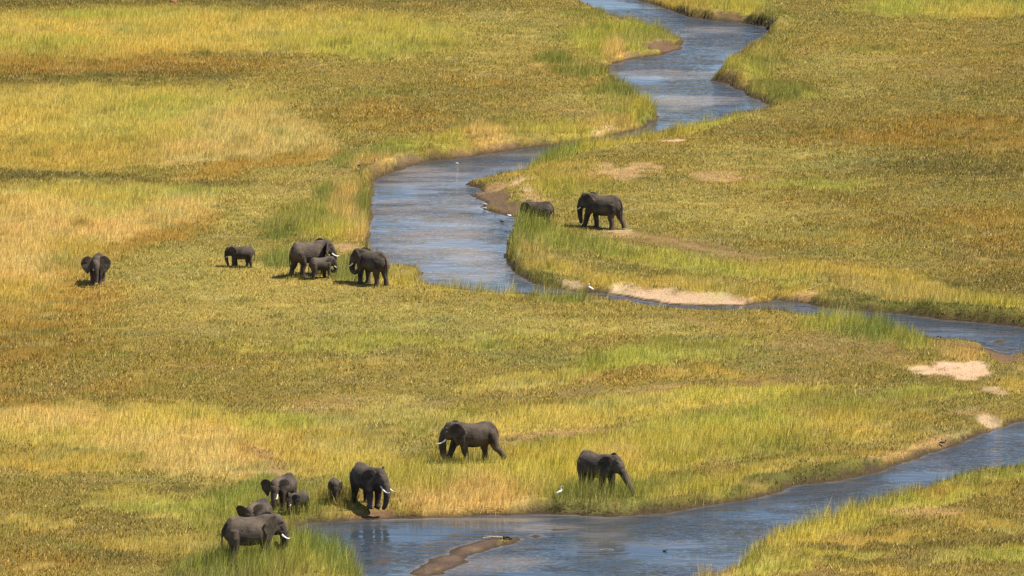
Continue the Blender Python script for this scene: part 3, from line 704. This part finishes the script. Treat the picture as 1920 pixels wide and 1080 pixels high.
def build_elephant(px, py, H, heading, label, trunk='down', ears=(20, 20), yaw=0, pitch=0, swing=(0, 0, 0, 0), bend=(0, 0, 0, 0),
                   tusk=.2, fat=1.0, tail=0.0, tuskside=(1, -1), sink=0.0, ear_scale=1.08):
    x, y = ground_at(px, py, 0.0); x, y = float(x), float(y)
    z = terrain(x, y)
    x, y = (float(v) for v in ground_at(px, py, z)); z = terrain(x, y)
    bm = bmesh.new()
    # torso, rump to neck
    prof = [(-.56,.74,.035,.03),(-.545,.735,.12,.10),(-.50,.72,.20,.165),(-.41,.70,.258,.215),(-.30,.675,.285,.248),(-.15,.65,.287,.270),
            (0,.635,.284,.275),(.13,.645,.283,.258),(.25,.69,.270,.220),(.34,.73,.238,.182),(.42,.775,.19,.148),(.50,.80,.15,.125)]
    pts = [(a, 0, b) for a, b, c, d in prof]
    bm_tube(bm, pts, [(d * fat, c) for a, b, c, d in prof], 24)
    # spine ridge and shoulder
    bm_tube(bm, [(-.52,0,.82),(-.42,0,.885),(-.28,0,.892),(-.1,0,.862),(.12,0,.862),(.27,0,.89),(.38,0,.895),(.48,0,.88)],
            [(.06,.05),(.105,.085),(.11,.085),(.11,.075),(.11,.075),(.11,.08),(.10,.075),(.09,.07)], 14)
    for sgn in (1, -1):
        bm_ball(bm, (.27, sgn * .125, .66), (.13, .10, .20))
        bm_ball(bm, (-.36, sgn * .115, .68), (.16, .115, .20))
    # legs: fore left, fore right, hind left, hind right
    for i, (bx, sg, prf) in enumerate(((.285, 1, LEG_F), (.285, -1, LEG_F), (-.38, 1, LEG_H), (-.38, -1, LEG_H))):
        lp = leg_points((bx, sg * .13), prf, swing[i], bend[i])
        bm_tube(bm, [p for p, r in lp], [r for p, r in lp], 14)
    # tail
    tp = smooth_curve([(-.54, 0, .82), (-.595, tail * .3, .72), (-.61, tail * .6, .55), (-.605, tail, .38), (-.60, tail, .30)], 3)
    bm_tube(bm, tp, [.026 - .012 * i / len(tp) if i < len(tp) - 3 else .022 for i in range(len(tp))], 8)
    # head group, turned about the neck
    HM = Matrix.Translation((.385, 0, .80)) @ Matrix.Rotation(R(yaw), 4, 'Z') @ Matrix.Rotation(R(pitch), 4, 'Y') @ Matrix.Translation((-.44, 0, -.80))
    bm_ball(bm, (.575, 0, .845), (.155, .132, .145), HM)
    bm_ball(bm, (.655, 0, .775), (.095, .105, .165), HM)
    bm_ball(bm, (.605, 0, .695), (.135, .125, .140), HM)
    bm_ball(bm, (.600, 0, .605), (.105, .062, .060), HM)
    bm_ball(bm, (.50, 0, .80), (.15, .135, .17), HM)
    for sgn in (1, -1):
        bm_ball(bm, (.675, sgn * .075, .845), (.055, .045, .04), HM)      # brow
        bm_ball(bm, (.70, sgn * .075, .625), (.05, .042, .06), HM)        # tusk sheath
    root = Vector((.735, 0, .655))
    tr = [(.665, 0, .78), (.715, 0, .71)] + [tuple(root)] + [tuple(root + Vector(o)) for o in TRUNK[trunk]]
    tr = smooth_curve(tr, 3)
    L = len(tr)
    bm_tube(bm, [HM @ p for p in tr], [.098 * (1 - i / (L - 1)) ** .8 + .030 for i in range(L)], 12)
    # ears
    for sgn, ang in ((1, ears[0]), (-1, ears[1])):
        a = R(ang)
        ud = Vector((-math.cos(a), sgn * math.sin(a), 0)); nd = Vector((math.sin(a), sgn * math.cos(a), 0))
        hinge = Vector((.575, sgn * .118, .785))
        mid = Vector((.14, -.04))
        layers = []
        for off in (-.014, .014):
            ring_o, ring_i = [], []
            for (u, v) in EAR:
                u, v = u * ear_scale, v * ear_scale
                for lst, f in ((ring_o, 1.0), (ring_i, .55)):
                    uu = mid.x + (u - mid.x) * f; vv = mid.y + (v - mid.y) * f
                    cup = -.10 * (uu / .33) ** 2 + .10 * (uu / .33) + .05 * max(0, vv / .18) ** 2 * (uu / .3)
                    th = off * (1.0 if f == 1.0 else 1.15)
                    p = hinge + ud * uu + Vector((0, 0, vv)) + nd * (cup * .55 + th + .012 * math.sin(9 * vv / .3) * uu / .33)
                    lst.append(bm.verts.new(HM @ p))
            cup = -.10 * (mid.x / .33) ** 2 + .10 * (mid.x / .33)
            c = bm.verts.new(HM @ (hinge + ud * mid.x + Vector((0, 0, mid.y)) + nd * (cup * .55 + off * 1.15)))
            layers.append((ring_o, ring_i, c))
        n = len(EAR)
        for li, (ro, ri, c) in enumerate(layers):
            for k in range(n):
                q = (ro[k], ro[(k + 1) % n], ri[(k + 1) % n], ri[k]); tq = (ri[k], ri[(k + 1) % n], c)
                bm.faces.new(q if li else q[::-1]); bm.faces.new(tq if li else tq[::-1])
        for k in range(n):
            bm.faces.new((layers[0][0][k], layers[0][0][(k + 1) % n], layers[1][0][(k + 1) % n], layers[1][0][k]))
    for v in bm.verts: v.co *= H
    bmesh.ops.recalc_face_normals(bm, faces=bm.faces)
    me0 = bpy.data.meshes.new("elephant_raw"); bm.to_mesh(me0); bm.free()
    tmp = bpy.data.objects.new("elephant_raw", me0); COL.objects.link(tmp)
    md = tmp.modifiers.new("remesh", 'REMESH'); md.mode = 'VOXEL'; md.voxel_size = .0125 * H; md.use_smooth_shade = True
    sm = tmp.modifiers.new("smooth", 'SMOOTH'); sm.factor = .5; sm.iterations = 4
    dg = bpy.context.evaluated_depsgraph_get()
    me = bpy.data.meshes.new_from_object(tmp.evaluated_get(dg))
    bpy.data.objects.remove(tmp); bpy.data.meshes.remove(me0)
    me.name = "elephant"
    me.materials.clear(); me.materials.append(M_SKIN)
    me.polygons.foreach_set("use_smooth", np.ones(len(me.polygons), bool))
    o = bpy.data.objects.new("elephant", me); COL.objects.link(o)
    o.location = (x, y, z - sink); o.rotation_euler = (0, 0, R(heading))
    tag(o, label, "elephant", "elephants feeding along the river")
    # tusks, eyes, toenails
    def child(name, bmc, mat):
        for v in bmc.verts: v.co *= H
        m = bpy.data.meshes.new(name); bmc.to_mesh(m); bmc.free()
        m.materials.append(mat)
        for p in m.polygons: p.use_smooth = True
        c = bpy.data.objects.new(name, m); COL.objects.link(c); c.parent = o
        return c
    if tusk > 0:
        for sgn in tuskside:
            b = bmesh.new(); t = tusk
            pts = smooth_curve([(.70, sgn * .075, .62), (.725, sgn * .088, .575), (.74 + .25 * t, sgn * .10, .575 - .25 * t),
                                (.75 + .65 * t, sgn * .105, .57 - .40 * t), (.76 + t, sgn * .095, .575 - .38 * t)], 3)
            k = len(pts)
            bm_tube(b, [HM @ p for p in pts], [(.024 if t > .12 else .017) * (1 - i / (k - 1)) + .006 for i in range(k)], 8)
            child("tusk", b, M_IVORY)
    for sgn in (1, -1):
        b = bmesh.new(); bm_ball(b, (.705, sgn * .098, .80), (.014, .012, .014), HM, 8, 6); child("eye", b, M_EYE)
    o["trunk_tip"] = tuple(Matrix.Translation(o.location) @ Matrix.Rotation(R(heading), 4, "Z") @ ((HM @ tr[-1]) * H))
    return o

E = build_elephant
E(183, 531, 2.15, 265, "lone young elephant facing the camera with ears spread wide on orange grass, far left", trunk='down', ears=(88, 88), swing=(4, -3, 0, 3), tusk=.10, tuskside=(-1,), pitch=-8, yaw=12, ear_scale=1.16)
E(452, 501, 1.62, 184, "small elephant walking left with trunk straight down, left of the cow and calf", trunk='down', ears=(24, 24), pitch=12, swing=(6, -6, -4, 8), tusk=.06, fat=1.06)
E(580, 517, 2.62, 30, "large elephant seen from behind beside its calf at the pool, ear held out", trunk='mouth', ears=(58, 62), swing=(0, 6, -6, 12), bend=(0, 0, 5, 12), tusk=.17, yaw=-6)
E(602, 522, 1.62, 28, "calf standing close against the flank of the big elephant by the pool", trunk='mouth', ears=(28, 26), yaw=-14, pitch=10, swing=(-4, 5, 5, -4), tusk=.08)
E(697, 533, 2.55, 137, "elephant standing against the pool, white tusk pointing left, trunk curled to its mouth", trunk='mouth', ears=(40, 32), yaw=14, pitch=8, swing=(3, -2, 5, -4), tusk=.17, tail=.02)
E(1009, 424, 1.98, 167, "young elephant half hidden behind tall bank grass with head lowered, right of the pool", trunk='graze', ears=(36, 34), pitch=24, yaw=0, swing=(0, 0, 0, 0), tusk=0)
E(1130, 428, 2.68, 154, "dark elephant striding left with trunk hanging on the open plain right of the pool", trunk='down', ears=(14, 12), swing=(16, -2, 4, -14), bend=(0, 4, 2, 6), pitch=4, tusk=.09, tail=.03)
E(886, 866, 2.64, 188, "tusked elephant striding left through yellow grass with its trunk tip curled up", trunk='hook', ears=(24, 20), swing=(-10, 20, -22, 6), bend=(4, 0, 10, 2), tusk=.17, pitch=2)
feeder = E(1121, 927, 2.60, -43, "elephant pulling grass with outstretched trunk at the edge of the lower river", trunk='reach', ears=(22, 26), swing=(3, -3, 2, -2), tusk=0, pitch=4, yaw=14)
E(690, 962, 2.60, -60, "big tusked elephant drinking at the water edge with its trunk reaching down", trunk='drink', ears=(34, 42), swing=(-4, 5, 6, -3), tusk=.25, yaw=14)
E(628, 940, 1.42, 276, "calf peering over tall grass between the drinking elephant and the mother with calf", trunk='graze', ears=(34, 30), pitch=18, tusk=0, fat=1.1)
E(531, 952, 2.08, 243, "tusked elephant facing the camera in green bank grass with one ear fanned out", trunk='graze', ears=(40, 78), yaw=12, pitch=14, tusk=.14)
E(560, 962, 1.36, 232, "calf tucked in front of the tusked elephant that faces the camera", trunk='graze', ears=(30, 30), pitch=16, tusk=.07, yaw=-8, fat=1.05)
E(484, 1000, 2.05, 246, "half grown elephant with spread ear standing behind the biggest elephant, lower left", trunk='graze', ears=(24, 80), pitch=24, yaw=0, tusk=0, ear_scale=1.15)
E(471, 1055, 2.9, 22, "biggest elephant, browsing knee deep in grass at the lower left by the river", trunk='mouth', ears=(30, 30), pitch=8, yaw=-6, swing=(4, -3, 3, -6), tusk=.13, fat=1.06, tail=.03)

# ------------------------------------------------------------------ birds and small things
M_WHITE = plain_mat("white_feathers", (.82, .81, .77), .7, .05)
M_DARKF = plain_mat("black_feathers", (.018, .016, .015), .6, .3)
M_BROWNF = plain_mat("brown_feathers", (.10, .065, .04), .7, .3)
M_GREYF = plain_mat("grey_feathers", (.30, .28, .25), .7, .15)
M_BEAK = plain_mat("beak", (.30, .18, .05), .5, .1)
M_BILLG = plain_mat("dark_bill", (.05, .045, .04), .5, .1)
M_WOOD = plain_mat("bleached_wood", (.36, .31, .20), .9, .25, 8)
M_WOODD = plain_mat("wet_wood", (.035, .026, .02), .8, .3, 8)
M_REDEARTH = plain_mat("red_earth", (.22, .085, .035), .95, .3, 6)

def bird(name, px, py, zlevel, size, heading, label, cat, group, mat, upright=False, legs=True, swim=False, beakm=None):
    x, y = (float(v) for v in ground_at(px, py, zlevel))
    z = zlevel if swim else max(terrain(x, y), zlevel)
    b = bmesh.new()
    k = 0.0 if swim else (.38 if upright else .22)
    if not legs and not swim: k = .05
    if upright:
        bm_tube(b, smooth_curve([(-.42,0,k+.02),(-.28,0,k+.10),(0,0,k+.22),(.16,0,k+.32),(.20,0,k+.42),(.12,0,k+.56),(.17,0,k+.70),(.24,0,k+.74)], 3),
                [.02,.035,.06,.085,.10,.115,.115,.11,.105,.095,.08,.06,.045,.04,.035,.032,.03,.03,.034,.04,.04,.02][:22], 10)
        bk = [(.27,0,k+.74),(.44,0,k+.70)]
    else:
        bm_tube(b, smooth_curve([(-.55,0,k+.10),(-.32,0,k+.14),(0,0,k+.16),(.24,0,k+.20),(.34,0,k+.32),(.40,0,k+.40)], 3),
                [.02,.05,.09,.13,.155,.17,.175,.17,.15,.12,.09,.075,.07,.075,.08,.04][:16], 10)
        bm_ball(b, (.40,0,k+.40), (.095,.075,.08))
        bk = [(.46,0,k+.40),(.60,0,k+.37)]
    for v in b.verts: v.co *= size
    bmesh.ops.recalc_face_normals(b, faces=b.faces)
    me = bpy.data.meshes.new(name); b.to_mesh(me); b.free(); me.materials.append(mat)
    for p in me.polygons: p.use_smooth = True
    o = bpy.data.objects.new(name, me); COL.objects.link(o)
    o.location = (x, y, z); o.rotation_euler = (0, 0, R(heading))
    tag(o, label, cat, group)
    def child(nm, pts, rad, m):
        b = bmesh.new(); bm_tube(b, [Vector(p) * size for p in pts], [r * size for r in rad], 6)
        mm = bpy.data.meshes.new(nm); b.to_mesh(mm); b.free(); mm.materials.append(m)
        c = bpy.data.objects.new(nm, mm); COL.objects.link(c); c.parent = o
    child("beak", bk, [.03, .006], beakm or M_BEAK)
    if legs and not swim:
        for s in (.05, -.05):
            child("leg", [(.02, s, k + .12), (.0, s, k * .5), (.02, s, 0), (.10, s, .0)], [.016, .013, .014, .008], M_BILLG)
    return o

bird("egret", 1049, 942, 0, .66, 20, "white egret standing in bank grass left of the elephant pulling grass", "bird", "water birds", M_WHITE, upright=True)
bird("heron", 1107, 549, WL, .6, 160, "tall pale heron standing at the left tip of the sandbank", "bird", "water birds", M_WHITE, upright=True)
bird("wading_bird", 909, 388, WL, .42, 200, "slim grey wader on the tip of the mud beach, farther of two", "bird", "water birds", M_GREYF)
bird("wading_bird", 908, 394, WL, .42, 175, "slim grey wader at the mud beach, nearer of two", "bird", "water birds", M_GREYF)
bird("wading_bird", 955, 407, WL, .34, 190, "black and white wader on the mud just left of the half hidden elephant", "bird", "water birds", M_WHITE)
bird("swimming_bird", 941, 416, WL, .4, 185, "dark bird floating on the pool below the mud beach", "bird", "water birds", M_DARKF, swim=True)
bird("swimming_bird", 857, 307, WL, .24, 180, "tiny white bird floating near the far bank of the pool", "bird", "water birds", M_WHITE, swim=True)
bird("duck", 1746, 637, WL, .62, 185, "black duck at the reed edge of the right arm, leftmost of three", "duck", "ducks by the reeds", M_DARKF, swim=True)
bird("duck", 1752, 638, WL, .68, 10, "black duck between the other two ducks by the reeds", "duck", "ducks by the reeds", M_DARKF, swim=True)
bird("duck", 1757, 639, WL, .72, 5, "brown duck, rightmost of three by the reeds", "duck", "ducks by the reeds", M_BROWNF, swim=True)
bird("plover", 674, 317, 0, .5, 40, "small black bird on the short grass above the cut bank of the pool", "bird", "water birds", M_DARKF)
bird("dark_bird_shape", 1768, 832, -.2, .5, 20, "small black bird-shaped form low on the pale bank of the lower river at the right", "bird", "water birds", M_DARKF, legs=False)  # dark spot on the bank, given the shape of a bird
bird("swimming_bird", 1247, 1034, WL, .3, 0, "tiny dark bird on the open water of the lower river", "bird", "water birds", M_DARKF, swim=True)

def twig(name, px, py, z, pts, rad, label, mat, heading=0, cat="driftwood"):
    x, y = (float(v) for v in ground_at(px, py, z))
    b = bmesh.new()
    for pl, rl in zip(pts, rad):
        c = smooth_curve(pl, 3); n = len(c)
        bm_tube(b, c, [rl[0] + (rl[1] - rl[0]) * i / (n - 1) for i in range(n)], 8)
    me = bpy.data.meshes.new(name); b.to_mesh(me); b.free(); me.materials.append(mat)
    for p in me.polygons: p.use_smooth = True
    o = bpy.data.objects.new(name, me); COL.objects.link(o)
    o.location = (x, y, max(z, terrain(x, y))); o.rotation_euler = (0, 0, R(heading))
    return tag(o, label, cat)
twig("fallen_branch", 930, 1012, WL, [[(-.85,0,.04),(-.4,.05,.10),(.1,0,.11),(.6,.05,.07)], [(-.2,.0,.15),(-.6,.3,.12),(-.85,.45,.05)]], [(.03,.05),(.03,.012)], "pale bleached branch lying on the mud bar in the lower river", M_WOOD)
twig("sunken_log", 951, 1013, WL, [[(-.25,0,.12),(.0,.02,.15),(.3,-.1,.06)]], [(.11,.05)], "short black log at the right end of the pale branch on the mud bar", M_WOODD)
twig("floating_stick", 1137, 1031, WL, [[(-.42,0,.01),(0,.05,.03),(.42,0,.01)]], [(.02,.015)], "thin white stick floating alone on the lower river", M_WOOD)
twig("standing_reed_stalk", 1091, 551, WL, [[(0,0,-.1),(.02,0,.25),(.05,0,.55)]], [(.025,.012)], "single dry stalk standing in the water left of the pale heron", M_WOOD, cat="stalk")
twig("dead_branch", 1527, 545, 0, [[(-.4,0,.05),(0,.1,.2),(.5,.2,.42)], [(0,.1,.2),(.2,-.1,.16)]], [(.05,.02),(.03,.01)], "bleached dead branch in gold grass above the right arm of the river", M_WOOD)
tp_ = feeder["trunk_tip"]
b = bmesh.new()
for (dx, dy, dz, r) in [(.62, .05, .10, .022), (.45, -.12, -.02, .018), (-.12, -.05, .22, .018), (.05, -.10, -.62, .03), (-.10, .04, -.55, .03), (.3, .1, -.3, .018)]:
    c = smooth_curve([(0, 0, 0), (dx * .5, dy * .5, dz * .5 + .03), (dx, dy, dz)], 3)
    bm_tube(b, c, [r * (1 - .7 * i / (len(c) - 1)) for i in range(len(c))], 6)
me = bpy.data.meshes.new("grass_bundle"); b.to_mesh(me); b.free(); me.materials.append(plain_mat("pulled_grass", (.30, .26, .10), .8, .35, 4))
gb = bpy.data.objects.new("grass_bundle", me); COL.objects.link(gb); gb.location = tp_
tag(gb, "bundle of pulled grass stalks held in the tip of an outstretched trunk", "grass bundle")
for o in list(COL.objects):
    if "trunk_tip" in o.keys(): del o["trunk_tip"]
# red earth mound at the top edge
mb = bmesh.new(); bm_ball(mb, (0, 0, .02), (.34, .28, .24), None, 16, 10); bm_ball(mb, (.16, .05, .06), (.2, .2, .24), None, 12, 8)
rr = random.Random(3)
for v in mb.verts: v.co *= 1 + rr.uniform(-.08, .08)
me = bpy.data.meshes.new("earth_mound"); mb.to_mesh(me); mb.free(); me.materials.append(M_REDEARTH)
for p in me.polygons: p.use_smooth = True
mo = bpy.data.objects.new("earth_mound", me); COL.objects.link(mo)
mx_, my_ = (float(v) for v in ground_at(325, 5)); mo.location = (mx_, my_, terrain(mx_, my_))
tag(mo, "low reddish earth mound at the top left edge of the plain", "mound")
